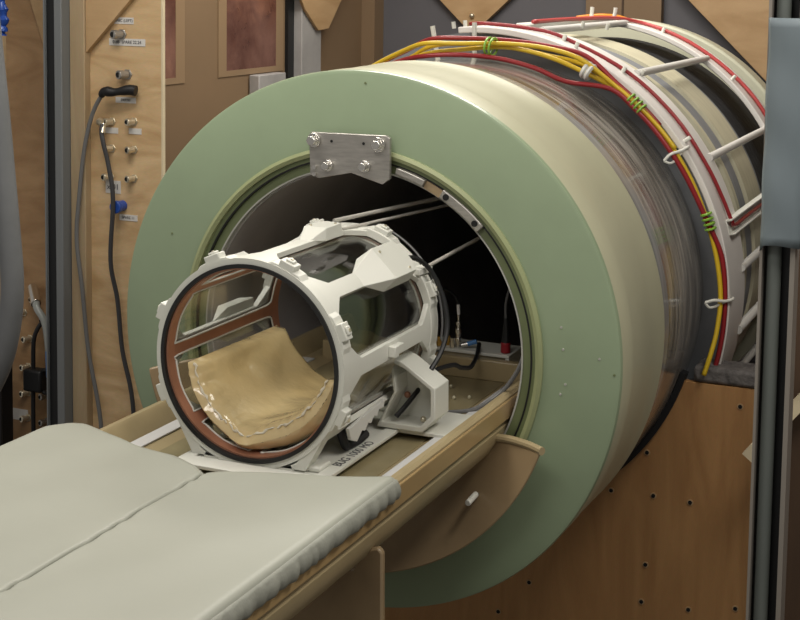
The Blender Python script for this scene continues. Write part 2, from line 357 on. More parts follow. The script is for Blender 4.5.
for k, (dy, dr, w, ph, n, lb) in enumerate((
    (-.004, .002, .006, 0, 20, 'longest yellow wire of the bundle, running down the right side of the barrel'),
    (-.018, .022, .006, 2, 12, 'topmost yellow wire of the bundle arching over the barrel'),
    (.016, .010, .007, 4, 12, 'yellow wire next to the white hoop in the bundle over the barrel'))):
    wire('yellow_wire', run(dy, dr, w, ph, 0, n), .0066, M['yellow'], lb, 'wire', 'yellow wires over the barrel')
lowred = [(y-(.040 if a > 60 else .024 if a > 50 else .016), a, .658 if a > 60 else .702) if a > 22 else ({19: .778, 11: .790, 2.5: .792, -4.7: .792, -10: .790, -14.5: .788}[a], a, .706 if a > 15 else .720) for y, a in base]
wire('red_wire', lowred, .0068, M['redwire'], 'red wire at the front edge of the bundle over the barrel', 'wire')
wire('red_wire', run(.030, .030, .005, 3, 0, 11), .0066, M['redwire'], 'dark red wire along the top rear of the yellow bundle', 'wire')
hp = [(.90, 95, .737), (.875, 90, .737), (.885, 80, .737), (.89, 72, .737), (.89, 56, .737), (.89, 42, .737), (.885, 30, .737), (.89, 22, .739), (.895, 17.5, .742), (.93, 15.8, .741), (1.1, 15.8, .741), (1.3, 15.8, .741), (1.6, 15.8, .741), (1.9, 15.8, .741)]
wire('red_wire', hp, .0055, M['redwire'], 'thin dark red wire running along the middle of the front white hoop', 'wire')
wire('red_wire', [(1.05, 84, .744), (1.4, 84, .744), (1.8, 82, .744), (1.96, 78, .738), (1.97, 70, .738), (1.97, 60, .738), (1.97, 48, .738), (1.97, 36, .738), (1.98, 20, .738)], .0065, M['pinkwire'], 'bright red wire running over the rear white hoop', 'wire')
wire('orange_wire', [(2.0, 96, .735), (2.03, 90, .740), (2.0, 84, .741), (1.95, 79, .737)], .005, M['orange'], 'orange wire at the top of the rear hoop', 'wire')
def tie(name, a, y, r, rad, m, label, w=.0035, turns=3):
    b = MB()
    for q in range(turns):
        aa = R(a-1.1*q); cx, cz = r*cos(aa), r*sin(aa); er = Vector((cos(aa), 0, sin(aa)))
        b.tube([Vector((cx, y, cz))+er*rad*cos(t*pi/6)+Vector((0, 1, 0))*rad*1.5*sin(t*pi/6) for t in range(13)], w, 6, 2)
    return tag(b.build(name, m), label, 'cable tie')
tie('cable_tie', 50.5, .768, .711, .015, M['tiegreen'], 'green cable tie round the wires at the upper right of the barrel', turns=4)
tie('cable_tie', 20.5, .784, .708, .013, M['tiegreen'], 'green cable tie round the wires halfway down the right side', turns=4)
tie('cable_tie', 84, .69, .685, .024, M['tiegreen'], 'green cable tie round the bundle at the top of the barrel', turns=2)
tie('cable_tie', 62, .752, .705, .019, M['tiewhite'], 'white tape band round the yellow wires right of the top', .007, 2)
def cradle(a, label):
    x, z = cos(R(a)), sin(R(a)); t = Vector((-z, 0, x)); er = Vector((x, 0, z)); c = er*.700+Vector((0, .775, 0))
    b = MB(); b.tube([c+Vector((0, -.035, 0))-er*.022, c+Vector((0, -.025, 0))+er*.0+t*.006, c+Vector((0, .0, 0))+er*.022, c+Vector((0, .03, 0))+er*.036, c+Vector((0, .05, 0))+er*.034], .0042, 8, 4)
    b.tube([c+Vector((0, -.035, 0))-er*.022, c+Vector((0, -.028, 0))-er*.012-t*.014, c+Vector((0, -.005, 0))+er*.004-t*.012, c+Vector((0, .01, 0))+er*.026], .0035, 8, 4)
    return tag(b.build('cable_hook', M['white']), label, 'hook')
cradle(35, 'white cable hook on the barrel at the upper right')
cradle(1.5, 'white cable hook on the barrel near the lower right')

# ------------------------------------------------------------------ wooden box carrying the magnet
box = thing('magnet_stand', 'tall orange-brown plywood stand with round cutout under the rear of the magnet', 'stand', (.3, 1.2, FLOOR))
def cutout(y0, y1, x0, x1, ztop, r, m, name):
    n = 60; pts = []
    a0 = math.asin(ztop/r)
    arcp = [(r*cos(t), r*sin(t)) for t in [a0-(pi+2*a0)*k/n for k in range(n+1)]]
    poly = [(x1, ztop)]+arcp+[(x0, ztop), (x0, FLOOR+.002), (x1, FLOOR+.002)]
    b = MB(); vs = []; fs = []
    top = [(x1, ztop)]+arcp+[(x0, ztop)]; k = len(top)
    bot = [(x1+(x0-x1)*i/(k-1), FLOOR+.002) for i in range(k)]
    for y in (y0, y1): vs += [(x, y, z) for x, z in top]+[(x, y, z) for x, z in bot]
    for i in range(k-1):
        fs += [(i, i+1, k+i+1, k+i), (2*k+i, 3*k+i, 3*k+i+1, 2*k+i+1), (i, 2*k+i, 2*k+i+1, i+1), (k+i, k+i+1, 3*k+i+1, 3*k+i)]
    fs += [(0, k, 3*k, 2*k), (k-1, 2*k+k-1, 3*k+k-1, 2*k-1)]
    return b.add(vs, fs).build(name, m, box, ang=25)
lab(cutout(.75, .775, -.86, .86, -.205, .655, M['panelwood'], 'front_panel'), 'orange plywood front')
MB().box((.835, .776, FLOOR+.002), (.86, 2.0, -.205)).build('side_panel', M['panelwood'], box)
MB().box((-.86, .776, FLOOR+.002), (-.835, 2.0, -.205)).build('side_panel', M['panelwood'], box)
lab(MB().lathe([(.644, .735), (.660, .735), (.660, .77), (.644, .77)], -164, -16, 70).build('gasket', M['black'], box), 'black rubber edging of the cutout')
lab(MB().box((.650, .752, -.204), (.86, .86, -.160)).build('felt_pad', M['foampad'], box, bevel=.01), 'grey felt pad along the top edge')
for i, (x, z) in enumerate([(.778, -.254), (.532, -.415), (.435, -.537), (.553, -.533), (.654, -.536), (.537, -.731), (.529, -.838), (.659, -.836), (.785, -.809), (.113, -.947), (.204, -.843)]):
    b = MB(); b.cyl((x, .751, z), (x, .748, z), .0085, 14); h = b.build('screw_hole', M['screw'], box)
    MB().cyl((x, .7485, z), (x, .7465, z), .0055, 12).build('screw_recess', M['cut'], h)

# ------------------------------------------------------------------ patient table
XC = .033
tb = thing('patient_table', 'long tan fibreglass patient table with white guide strips sliding into the bore', 'table', (XC, -1.2, FLOOR))
ZS = -.13
def prof_sweep(half, y0, y1):
    pts = [(x, z) for x, z in half]+[(-x, z) for x, z in reversed(half)]
    return [(XC+x, z) for x, z in pts], y0, y1
out_r = [(.0, -.150), (.24, -.142), (.268, ZS), (.304, ZS), (.322, -.092), (.329, -.086), (.340, -.086), (.347, -.092), (.349, -.142), (.341, -.148), (.345, -.156), (.343, -.178), (.325, -.210), (.28, -.252), (.22, -.285), (.12, -.312), (.0, -.320)]
def table_mesh(y0, y1):
    r = out_r; left = [(-x, z) for x, z in reversed(r[1:-1])]
    poly = [(XC+x, z) for x, z in r+left]; n = len(poly); k = len(r); b = MB()
    vs = [(x, y, z) for y in (y0, y1) for x, z in poly]
    fs = [(i, (i+1) % n, n+(i+1) % n, n+i) for i in range(n)]
    top = list(range(0, 9)); bot = list(range(9, k))       # caps as quads between upper and lower chains
    capr = [(0, 1, 15, 16), (1, 2, 14, 15), (2, 3, 13, 14), (3, 4, 12, 13), (4, 5, 6, 7), (4, 7, 8, 12), (8, 9, 10, 12), (10, 11, 12)]
    mir = lambda i: i if i in (0, 16) else n-i
    for q in (0, 1):
        for f in capr:
            fs.append(tuple(q*n+i for i in f)); fs.append(tuple(q*n+mir(i) for i in reversed(f)))
    return b.add(vs, fs)
lab(table_mesh(-2.2, .60).build('table_top', M['tan'], tb, ang=25), 'tan trough-shaped table top')
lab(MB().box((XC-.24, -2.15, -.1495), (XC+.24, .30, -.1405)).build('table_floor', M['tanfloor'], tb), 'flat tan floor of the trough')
for s in (-1, 1):
    lab(MB().box((XC+s*.284-.018, -2.1, ZS+.0005), (XC+s*.284+.018, .22 if s > 0 else .25, ZS+.0045)).build('guide_strip', M['strip'], tb, bevel=.001), 'white guide strip')
    lab(MB().box((XC+s*.3478-.002, -2.2, -.140), (XC+s*.3478+.0045, .55, -.096)).build('side_rail', M['tanrail'], tb, bevel=.003), 'amber edge rail')
lab(MB().box((XC-.27, .30, -.142), (XC+.285, .325, -.088)).build('end_step', M['tan'], tb, bevel=.004), 'tan step at the far end of the trough')
# support leg: cross plate under the table
leg = MB(); rc = [(.368, -.222), (.375, -.230), (.380, -.245), (.385, FLOOR+.002), (-.33, FLOOR+.002), (-.32, -.245), (-.30, -.222)]
leg.prism([(.332, -.212), (.352, -.200), (.380, -.190), (.390, -.199), (.402, FLOOR+.002), (-.318, FLOOR+.002), (-.308, -.206), (-.30, -.198), (-.286, -.200), (-.266, -.212), (-.2, -.27), (-.08, -.322), (.033, -.330), (.15, -.322), (.27, -.27)][::-1], -.700, -.684)
lab(leg.build('support_leg', M['brownfg'], tb, bevel=.004), 'upright tan support plate under the table')
MB().prism([(.366, -.198), (.374, -.206), (.384, FLOOR+.002), (-.318, FLOOR+.002), (-.308, -.206), (-.27, -.28), (.033, -.34), (.33, -.28)][::-1], -1.90, -1.884).build('support_leg', M['brownfg'], tb, bevel=.004)
MB().cyl((.330, -.705, -.236), (.330, -.700, -.236), .006, 12).build('leg_screw', M['bright'], tb)

# mattress: two long pads joined at a seam, sides hanging over the rails
mt = thing('mattress', 'pale grey vinyl mattress with a lengthwise seam lying on the patient table', 'mattress', (0, -1.3, -.088))
SEAM = .058
def pad(x0, x1, far, side):
    b = MB(); nx, ny = 44, 130; vs = []; fs = []
    ytail = -2.1
    def top(u, v):
        x = x0+(x1-x0)*u; yf = far(x); y = ytail+(yf-ytail)*v
        return x, y
    H = .020
    for i in range(nx+1):
        for j in range(ny+1):
            u = i/nx; u = .5-.5*cos(pi*u); v = j/ny; v = 1-(1-v)**1.7 if False else v
            x, y = top(u, v)
            # distance to edges
            de = min(1, (far(x)-y)/.022); ds = min(1, (abs(x-SEAM)/.007 if abs(x-SEAM) < .1 else min(abs(x-x0), abs(x1-x))/.016))
            z = -.088+H*math.sqrt(max(0, 1-(1-de)**2))*(.02+.98*math.sqrt(max(0, 1-(1-ds)**2)))
            seam = abs(x-SEAM)
            if seam < .035: z += .0022*sin(y*70+3*sin(y*23))*(1-seam/.035)*(.4+.6*sin(y*17)**2)
            z += .0016*sin(y*7+x*9)+.001*sin(x*31-y*12)
            vs.append((x, y, z))
    idx = lambda i, j: i*(ny+1)+j
    for i in range(nx):
        for j in range(ny): fs.append((idx(i, j), idx(i+1, j), idx(i+1, j+1), idx(i, j+1)))
    N = len(vs)
    vs += [(x, y, -.090) for x, y, z in vs]
    for i in range(nx):
        for j in range(ny): fs.append((N+idx(i, j), N+idx(i, j+1), N+idx(i+1, j+1), N+idx(i+1, j)))
    for i in range(nx):
        for j in (0, ny): fs.append((idx(i, j), idx(i+1, j), N+idx(i+1, j), N+idx(i, j)))
    for j in range(ny):
        for i in (0, nx): fs.append((idx(i, j), idx(i, j+1), N+idx(i, j+1), N+idx(i, j)))
    return b.add(vs, fs)
def farL(x):
    P = [(-.41, -.72), (-.385, -.655), (-.36, -.62), (-.33, -.61), (-.29, -.625), (-.24, -.65), (-.157, -.685), (-.05, -.712), (.02, -.745), (.06, -.775)]
    for (a, fa), (b_, fb) in zip(P, P[1:]):
        if a <= x <= b_: t = (x-a)/(b_-a); return fa+(fb-fa)*t
    return P[0][1] if x < P[0][0] else P[-1][1]
def farR(x):
    P = [(.04, -.775), (.09, -.745), (.2, -.705), (.32, -.655), (.375, -.630), (.40, -.625)]
    for (a, fa), (b_, fb) in zip(P, P[1:]):
        if a <= x <= b_: t = (x-a)/(b_-a); return fa+(fb-fa)*t
    return P[0][1] if x < P[0][0] else P[-1][1]
pad(-.400, SEAM-.0022, farL, -1).build('pad', M['vinyl'], mt, ang=60)
pad(SEAM+.0022, .392, farR, 1).build('pad', M['vinyl'], mt, ang=60)
def skirt(x, s, y1):
    b = MB(); n = 320; m = 7; vs = []; fs = []
    for i in range(n+1):
        y = -2.1+(y1+2.1)*i/n
        f = .0016*sin(y*120+3*sin(y*19))+.0012*sin(y*210+2*sin(y*31))-.004*max(0, sin(y*88+sin(y*13)))**6
        for j in range(m+1):
            t = j/m
            vs.append((x+s*(.004+.009*sin(t*pi*.85)+f*t), y, -.076-.036*t+.0008*sin(y*60)*t))
    N = len(vs); vs += [(p[0]-s*.008, p[1], p[2]) for p in vs]
    idx = lambda i, j: i*(m+1)+j
    for i in range(n):
        for j in range(m):
            fs.append((idx(i, j), idx(i+1, j), idx(i+1, j+1), idx(i, j+1))); fs.append((N+idx(i, j), N+idx(i, j+1), N+idx(i+1, j+1), N+idx(i+1, j)))
        for j in (0, m): fs.append((idx(i, j), idx(i+1, j), N+idx(i+1, j), N+idx(i, j)))
    for j in range(m):
        for i in (0, n): fs.append((idx(i, j), idx(i, j+1), N+idx(i, j+1), N+idx(i, j)))
    return b.add(vs, fs)
lab(skirt(.388, 1, -.64).build('side_edge', M['quilt'], mt, ang=70), 'puckered hanging edge')
lab(skirt(-.396, -1, -.73).build('side_edge', M['quilt'], mt, ang=70), 'puckered hanging edge')

# ------------------------------------------------------------------ head coil
CX, CZ = .025, .084
hc = thing('head_coil', 'white birdcage head coil, a clear cylinder with copper bands standing on the table', 'coil', (CX, -.32, -.13))
Y0, Y1 = -.56, -.075
cc = (CX, CZ)
lab(MB().lathe([(.1985, Y0+.004), (.2015, Y0+.004), (.2015, Y1), (.1985, Y1)], n=120, c=cc).build('clear_tube', M['acrylic'], hc), 'clear acrylic cylinder')
def castell(y0, y1, flip):
    # octagonally notched ring housing
    b = MB(); n = 128; vs = []; fs = []
    for i in range(n):
        a = 360*i/n; k = ((a+22.5) % 45)-22.5      # 0 on a rung
        r = .2165 if abs(k) < 13 else .2215
        for rr, yy in ((.2025, y0), (r, y0), (r, y1), (.2025, y1)):
            vs.append((CX+rr*cos(R(a)), yy, CZ+rr*sin(R(a))))
    for i in range(n):
        j = (i+1) % n
        for q in range(4): p = (q+1) % 4; fs.append((i*4+q, i*4+p, j*4+p, j*4+q))
    return b.add(vs, fs)
fr_ = lab(castell(Y0, Y0+.034, 0).build('front_ring', M['white'], hc, bevel=.0015, ang=20), 'white notched front ring')
rr_ = lab(castell(Y1-.035, Y1+.005, 1).build('rear_ring', M['white'], hc, bevel=.0015, ang=20), 'white notched rear ring')
lab(MB().lathe([(.1965, Y0-.006), (.2050, Y0-.006), (.2050, Y0+.003), (.1965, Y0+.003)], n=128, c=cc).build('rubber_ring', M['black'], hc), 'black rubber ring at the mouth')
lab(MB().lathe([(.1975, Y0-.002), (.2168, Y0-.002), (.2168, Y0+.001), (.1975, Y0+.001)], n=128, c=cc).build('front_rim', M['white'], hc), 'white rim around the mouth')
lab(MB().lathe([(.1925, Y0+.003), (.1975, Y0+.003), (.1975, Y0+.029), (.1925, Y0+.029)], n=128, c=cc).build('copper_ring', M['copper'], hc), 'copper band inside the front ring')
lab(MB().lathe([(.1925, Y1-.030), (.1975, Y1-.030), (.1975, Y1), (.1925, Y1)], n=128, c=cc).build('copper_ring', M['copper'], hc), 'copper band inside the rear ring')
def rung(a, r0, r1, hw, flare, ya, yb, fl=.05):
    b = MB(); n = 24; m = 6; vs = []; fs = []
    for i in range(n+1):
        y = ya+(yb-ya)*i/n
        d = min(y-ya, yb-y); w = hw+flare*max(0, 1-d/fl)
        for rr in (r0, r1):
            for j in range(m+1):
                t = R(a+w*(2*j/m-1)); vs.append((CX+rr*cos(t), y, CZ+rr*sin(t)))
    K = 2*(m+1)
    for i in range(n):
        for q in (0, 1):
            for j in range(m): s = i*K+q*(m+1)+j; fs.append((s, s+1, s+K+1, s+K))
        for j in (0, m): fs.append((i*K+j, i*K+K+j, i*K+K+m+1+j, i*K+m+1+j))
    for i in (0, n):
        for j in range(m): s = i*K+j; fs.append((s, s+1, s+m+2, s+m+1))
    return b.add(vs, fs)
def hull(vs):
    bm = bmesh.new()
    for v in vs: bm.verts.new(v)
    bmesh.ops.convex_hull(bm, input=bm.verts); bm.verts.ensure_lookup_table(); bm.verts.index_update()
    b = MB(); b.add([v.co.copy() for v in bm.verts], [tuple(v.index for v in f.verts) for f in bm.faces]); bm.free(); return b
for k in range(8):
    a = 45*k
    rg = rung(a, .2025, .2150, 5.0, 11, Y0+.031, Y1-.031).build('rung', M['white'], hc, bevel=.001)
    rung(a, .1925, .1975, 3.7, 1.2, Y0+.028, Y1-.028, .02).build('copper_strip', M['copper'], hc)
    # thin white window edges inside
    if k in (1, 2, 3, 4):
        mtx = Matrix.Translation((CX, 0, CZ)) @ Matrix.Rotation(-R(a), 4, 'Y')
        ysh = {1: 0, 2: .0, 3: -.14, 4: .0}[k]; hh = {1: .246, 2: .236, 3: .228, 4: .24}[k]; q = {1: .92, 2: .6, 3: .62, 4: .8}[k]
        P = [(.246, -.285+ysh, -.046), (.246, -.285+ysh, .046), (.246, -.165+ysh, .046), (.246, -.165+ysh, -.046), (.246, -.150+ysh, .02), (.246, -.150+ysh, -.02),
             (.208, -.300+ysh, -.05), (.208, -.300+ysh, .05), (.208, -.15+ysh, .05), (.208, -.15+ysh, -.05), (.213, -.375+ysh, -.020), (.213, -.375+ysh, .020)]
        P = [(min(x, hh) if x > .22 else x, -.23+ysh+(y-ysh+.23)*q, z*q) for x, y, z in P]
        tb_ = hull([mtx @ Vector(p) for p in P]).build('tuning_box', M['white'], hc, bevel=.0015, ang=20)
        for yy, tt in ((-.265, .030*q), (-.19, -.034*q)):
            MB().cyl(mtx @ Vector((hh-.0005, -.23+(yy+.23)*q+ysh, tt)), mtx @ Vector((hh+.0025, -.23+(yy+.23)*q+ysh, tt)), .003, 10).build('box_screw', M['brass'], tb_)
    if k in (0, 7):
        mtx = Matrix.Translation((CX, 0, CZ)) @ Matrix.Rotation(-R(a), 4, 'Y')
        b = MB(); b.box((.214, -.345, -.012), (.232, -.325, .012), mtx); b.box((.214, -.320, -.010), (.228, -.290, .010), mtx)
        b.build('rung_clip', M['white'], hc, bevel=.002)
    for yy, nm in ((Y0+.012, 'f'), (Y1-.018, 'r')):
        mtx = Matrix.Translation((CX, 0, CZ)) @ Matrix.Rotation(-R(a+22.5), 4, 'Y')
        b = MB(); b.box((.218, yy-.012, -.018), (.233, yy+.016, .018), mtx); b.box((.233, yy-.006, -.009), (.238, yy+.010, .009), mtx)
        cl = b.build('clip', M['white'], hc, bevel=.002)
        MB().cyl(mtx @ Vector((.236, yy+.002, 0)), mtx @ Vector((.2405, yy+.002, 0)), .0035, 10).build('clip_screw', M['brass'], cl)
# window edging seen through the mouth
def window_edge(a):
    h0 = 5.0; pts = []
    for (dy, t) in ((.032, 6.5), (.030, 22.5), (.032, 38.5), (.040, 41), (.20, 41.2), (.40, 41), (.44, 40), (.450, 37), (.450, 22.5), (.450, 8), (.44, 5), (.40, 4), (.20, 3.8), (.040, 4), (.032, 6.5)):
        t = R(a+t); pts.append((CX+.1925*cos(t), Y0+dy, CZ+.1925*sin(t)))
    return MB().tube(pts, .0022, 6, 3)
for k in range(8): window_edge(45*k).build('window_edge', M['white'], hc, ang=180)
# base plate and feet
bp = MB(); bp.box((-.118, -.625, -.1275), (.215, -.575, -.1195)); bp.box((-.118, -.575, -.1275), (-.092, .02, -.1195)); bp.box((.185, -.575, -.1275), (.215, -.225, -.1195)); bp.box((-.092, -.575, -.1275), (.185, .02, -.1245))
bp.box((.185, -.225, -.1275), (.336, -.06, -.1185))
lab(bp.build('base_plate', M['white'], hc, bevel=.0015), 'white base plate lying between the guide strips')
# saddle feet beneath each ring
for y0, y1 in ((Y0, Y0+.035), (Y1-.035, Y1)):
    n = 24; b = MB(); vs = []; fs = []
    for y in (y0, y1):
        for i in range(n+1):
            a = R(-150+120*i/n); vs.append((CX+.214*cos(a), y, CZ+.214*sin(a)))
        for i in range(n+1):
            x = CX+.185*cos(R(-150+120*i/n)); vs.append((x*.82+CX*.18, y, -.1205))
    K = 2*(n+1)
    for i in range(n):
        fs += [(i, i+1, n+2+i, n+1+i), (K+i, K+n+1+i, K+n+2+i, K+i+1), (i, K+i, K+i+1, i+1), (n+1+i, n+2+i, K+n+2+i, K+n+1+i)]
    fs += [(0, n+1, K+n+1, K), (n, K+n, K+2*n+1, 2*n+1)]
    b.add(vs, fs).build('foot', M['white'], hc, bevel=.001, ang=25)
# toothed adjustment rack and latch on the right
jg = [(.19, -.33, -.06)]
tooth = [(-.44, -.062), (-.26, -.045), (-.265, -.062), (-.29, -.060), (-.30, -.073), (-.315, -.067), (-.33, -.080), (-.345, -.075), (-.36, -.088), (-.375, -.083), (-.40, -.10), (-.43, -.088)]
b = MB(); n = len(tooth); b.add([(.188, y, z) for y, z in tooth]+[(.196, y, z) for y, z in tooth], [tuple(range(n)), tuple(range(2*n-1, n-1, -1))]+[(i, i+n, (i+1) % n+n, (i+1) % n) for i in range(n)])
lab(b.build('toothed_rack', M['tiewhite'], hc, bevel=.001), 'toothed white rack')
lab(MB().tube([(.165, -.42, -.07), (.17, -.41, -.10), (.168, -.39, -.116), (.175, -.35, -.113), (.178, -.32, -.108)], .010, 10).build('latch', M['black'], hc), 'black latch handle')
lab(MB().box((.125, -.55, -.1240), (.185, -.50, -.112)).build('base_block', M['white'], hc, bevel=.004), 'white block on the base plate')
textmesh('lettering', 'BUG 1000 MO', .028, M['ink'], Matrix.Translation((.199, -.42, -.1192)) @ Matrix.Rotation(R(90), 4, 'Z'), hc)
# side housing
Ph = [(.195, .045), (.228, .032), (.303, -.016), (.304, -.085), (.274, -.1175), (.165, -.1175), (.205, -.035)]
def inset(P, d):
    cx = sum(p[0] for p in P)/len(P); cz = sum(p[1] for p in P)/len(P)
    return [(cx+(x-cx)*d, cz+(z-cz)*d) for x, z in P]
def frame_poly(P, Pi, y0, y1):
    n = len(P); b = MB(); vs = [(x, y, z) for y in (y0, y1) for x, z in P]+[(x, y, z) for y in (y0, y1) for x, z in Pi]; fs = []
    for i in range(n):
        j = (i+1) % n
        fs += [(i, j, n+j, n+i), (2*n+i, 3*n+i, 3*n+j, 2*n+j), (i, 2*n+i, 2*n+j, j), (n+i, n+j, 3*n+j, 3*n+i)]
    return b.add(vs, fs)
hs = lab(frame_poly(Ph, inset(Ph, .83), -.235, -.155).build('side_housing', M['white'], hc, bevel=.002, ang=20), 'white hollow box on the side of the coil')
lab(MB().prism(inset(Ph, .835), -.168, -.158).build('housing_back', M['white'], hs), 'back wall of the hollow box')
lab(MB().ball((.213, -.176, -.055), .0075).build('housing_knob', M['copper'], hs), 'copper-coloured screw')
lab(MB().ball((.262, -.20, -.098), .007).build('housing_knob', M['brass'], hs), 'brass screw')
# cables on the coil
tag(MB().tube([(CX+q*cos(R(t)), y, CZ+q*sin(R(t))) for t, y, q in ((44, -.17, .238), (41, -.13, .243), (34, -.10, .243), (24, -.09, .243), (12, -.09, .246), (0, -.10, .250), (-10, -.13, .253), (-18, -.17, .253))], .0058, 8).build('black_cable', M['black']), 'black cable from the tuning box down into the hollow side housing', 'cable')
tag(MB().tube([(.262, .02, -.035), (.258, -.02, -.02), (.24, -.10, -.02), (.235, -.17, -.045), (.222, -.20, -.070), (.208, -.225, -.092)], .0055, 8).build('black_cable', M['black']), 'short black cable entering the hollow side housing at a slant', 'cable')
tag(MB().tube([(CX+.2235*cos(R(t)), Y1+.012, CZ+.2235*sin(R(t))) for t in range(75, -10, -6)], .0025, 6, 2).build('grey_wire', M['greycable']), 'thin grey wire curved round the rear ring of the coil', 'wire')
# ------------------------------------------------------------------ cushion in the coil
def cushion():
    b = MB(); nu, nv = 60, 34; vs = []; fs = []
    random.seed(3)
    def inner(th, v):   # inner (upper) surface radius; th degrees from 186..352, v 0 front .. 1 back
        t = (th-269)/83
        front = .150+.012*abs(t)**2-.020*max(0, min(1, (th-262)/25))
        chord = .062/max(.35, cos(R(th-232)))
        back = min(.168, max(.105, chord+.05))
        return front+(back-front)*v**1.1
    def pt(u, v, top):
        th = 190+(350-190)*u; y = -.535+(.40)*v*(1-.12*u)+(.035*(1-abs(2*u-1)))*(1-v)*0
        y += .03*(1-v)*(abs(2*u-1)**2)-.020*(1-v)**3*math.exp(-((th-264)/13)**2)
        ro = .189
        e = min(1, min(u, 1-u)/.05, v/.09, (1-v)/.09); e = math.sqrt(max(0, 1-(1-e)**2))
        ri = inner(th, v)
        mid = (ro+ri)/2+.004
        if top:
            r = mid-(mid-ri)*e
            r += .0011*sin(u*17+v*5)*sin(v*9+u*4)+.0006*sin(u*31-v*23)
            if v < .16: r += .0015*sin(u*110+3*sin(u*21))
        else: r = mid+(ro-mid)*e
        a = R(th)
        return (CX+r*cos(a), y, CZ+r*sin(a))
    for top in (1, 0):
        for i in range(nu+1):
            for j in range(nv+1): vs.append(pt(i/nu, j/nv, top))
    N = (nu+1)*(nv+1); idx = lambda i, j: i*(nv+1)+j
    for i in range(nu):
        for j in range(nv):
            fs.append((idx(i, j), idx(i+1, j), idx(i+1, j+1), idx(i, j+1))); fs.append((N+idx(i, j), N+idx(i, j+1), N+idx(i+1, j+1), N+idx(i+1, j)))
        for j in (0, nv): fs.append((idx(i, j), idx(i+1, j), N+idx(i+1, j), N+idx(i, j)))
    for j in range(nv):
        for i in (0, nu): fs.append((idx(i, j), idx(i, j+1), N+idx(i, j+1), N+idx(i, j)))
    return b.add(vs, fs), pt
cm, cpt = cushion()
cu = thing('cushion', 'yellowish foam cushion wrapped in crinkled clear plastic inside the head coil', 'cushion', (CX, -.35, -.10))
cm.build('foam_pad', M['bag'], cu, ang=80)
seam = []
for i in range(61):
    u = .01+.98*i/60; p = Vector(cpt(u, .035, 1)); q = Vector(cpt(u, .035, 0)); c_ = Vector((CX, p.y, CZ)); m_ = p.lerp(q, .10)
    seam.append(m_+Vector((0, -.005+.0016*sin(i*2.1), .0015*sin(i*1.3))))
lab(MB().tube(seam, lambda t: .0018+.0010*sin(t*160)+.0010*sin(t*47+1), 7, 2).build('plastic_seam', M['seal'], cu), 'crinkled white heat-sealed seam')

# ------------------------------------------------------------------ things in the bore
def rod(a, b, r, label): return tag(MB().cyl(a, b, r, 10).build('rod', M['rodm']), label, 'rod')
rod((.02, -.16, .318), (.305-.09, .55, .335), .0048, 'upper of the thin metal rods above the head coil')
rod((.04, -.16, .300), (.22, .50, .318), .0036, 'lower of the two thin metal rods above the head coil')
sr = thing('rod_holder', 'thin metal rod with white plastic clamp leading right from the rear of the coil', 'rod', (.2, -.08, .22))
MB().cyl((.215, -.09, .216), (.263, .25, .258), .0042, 10).build('rod_bar', M['rodm'], sr)
MB().box((-.014, -.03, -.008), (.014, .03, .008), Matrix.Translation((.205, -.09, .210)) @ Matrix.Rotation(R(-8), 4, 'Z')).build('clamp', M['white'], sr, bevel=.003)
tr = thing('connector_tray', 'white raised tray at the far end of the table inside the bore', 'tray', (.17, .38, -.09))
b = MB(); b.box((.03, .335, -.088), (.272, .445, -.080)); b.box((.262, .335, -.13), (.272, .445, -.088)); b.box((.03, .335, -.13), (.04, .445, -.088))
b.build('tray_top', M['white'], tr, bevel=.0015)
rp = thing('red_plug', 'red plug with a black boot and thin grey cable on the white tray', 'plug', (.254, .36, -.08))
MB().cyl((.254, .36, -.0795), (.254, .36, -.052), .0125, 16).build('plug_body', M['red'], rp, bevel=.002)
MB().tube([(.254, .36, -.052), (.254, .36, -.02), (.253, .36, .01)], lambda t: .012*(1-.6*t), 10, 2).build('plug_boot', M['black'], rp)
MB().tube([(.253, .36, .008), (.252, .36, .045), (.258, .37, .085), (.272, .39, .125), (.285, .41, .15)], .0035, 8).build('plug_cable', M['greycable'], rp)
an = thing('silver_connector', 'tall stack of silver coaxial adapters standing on the white tray', 'connector', (.125, .36, -.08))
b = MB()
for k, (r, h) in enumerate(((.007, .014), (.0095, .010), (.006, .012), (.0085, .012), (.005, .010), (.007, .008), (.0035, .02))):
    z0 = -.0795+sum(q[1] for q in ((.007, .014), (.0095, .010), (.006, .012), (.0085, .012), (.005, .010), (.007, .008), (.0035, .02))[:k])
    b.cyl((.125, .36, z0), (.125, .36, z0+h+.001), r, 14)
b.build('adapter', M['bright'], an, bevel=.0008)
MB().cyl((.125, .36, .006), (.123, .36, .032), .0042, 10).build('sleeve', M['label'], an)
MB().tube([(.123, .36, .03), (.118, .35, .055), (.10, .32, .078), (.085, .25, .09), (.07, .15, .10)], .0032, 8).build('lead', M['black'], an)
for x, y, m, lb in ((.075, .352, 'gold', 'gold connector at the left end of the white tray'), (.094, .37, 'gold', 'gold connector beside the silver adapter stack'), (.112, .35, 'brass', 'small brass connector in front of the silver stack')):
    b = MB(); b.cyl((x, y, -.0795), (x, y, -.068), .007, 6); b.cyl((x, y, -.068), (x, y, -.056), .005, 12); tag(b.build('coaxial_connector', M[m]), lb, 'connector')
bc = thing('blue_connector', 'blue and silver plug lying on the white tray right of the silver adapters', 'connector', (.15, .36, -.08))
MB().cyl((.137, .352, -.072), (.152, .357, -.068), .0062, 12).build('plug_body', M['bright'], bc)
MB().cyl((.152, .357, -.068), (.175, .362, -.060), .0062, 12).build('plug_sleeve', M['bluelt'], bc)
tag(MB().tube([(.186, .350, -.062), (.20, .30, -.075), (.235, .18, -.066), (.262, .08, -.050), (.262, .02, -.035)], .0055, 8).build('black_cable', M['black']), 'black cable slanting from the white tray towards the coil', 'cable')
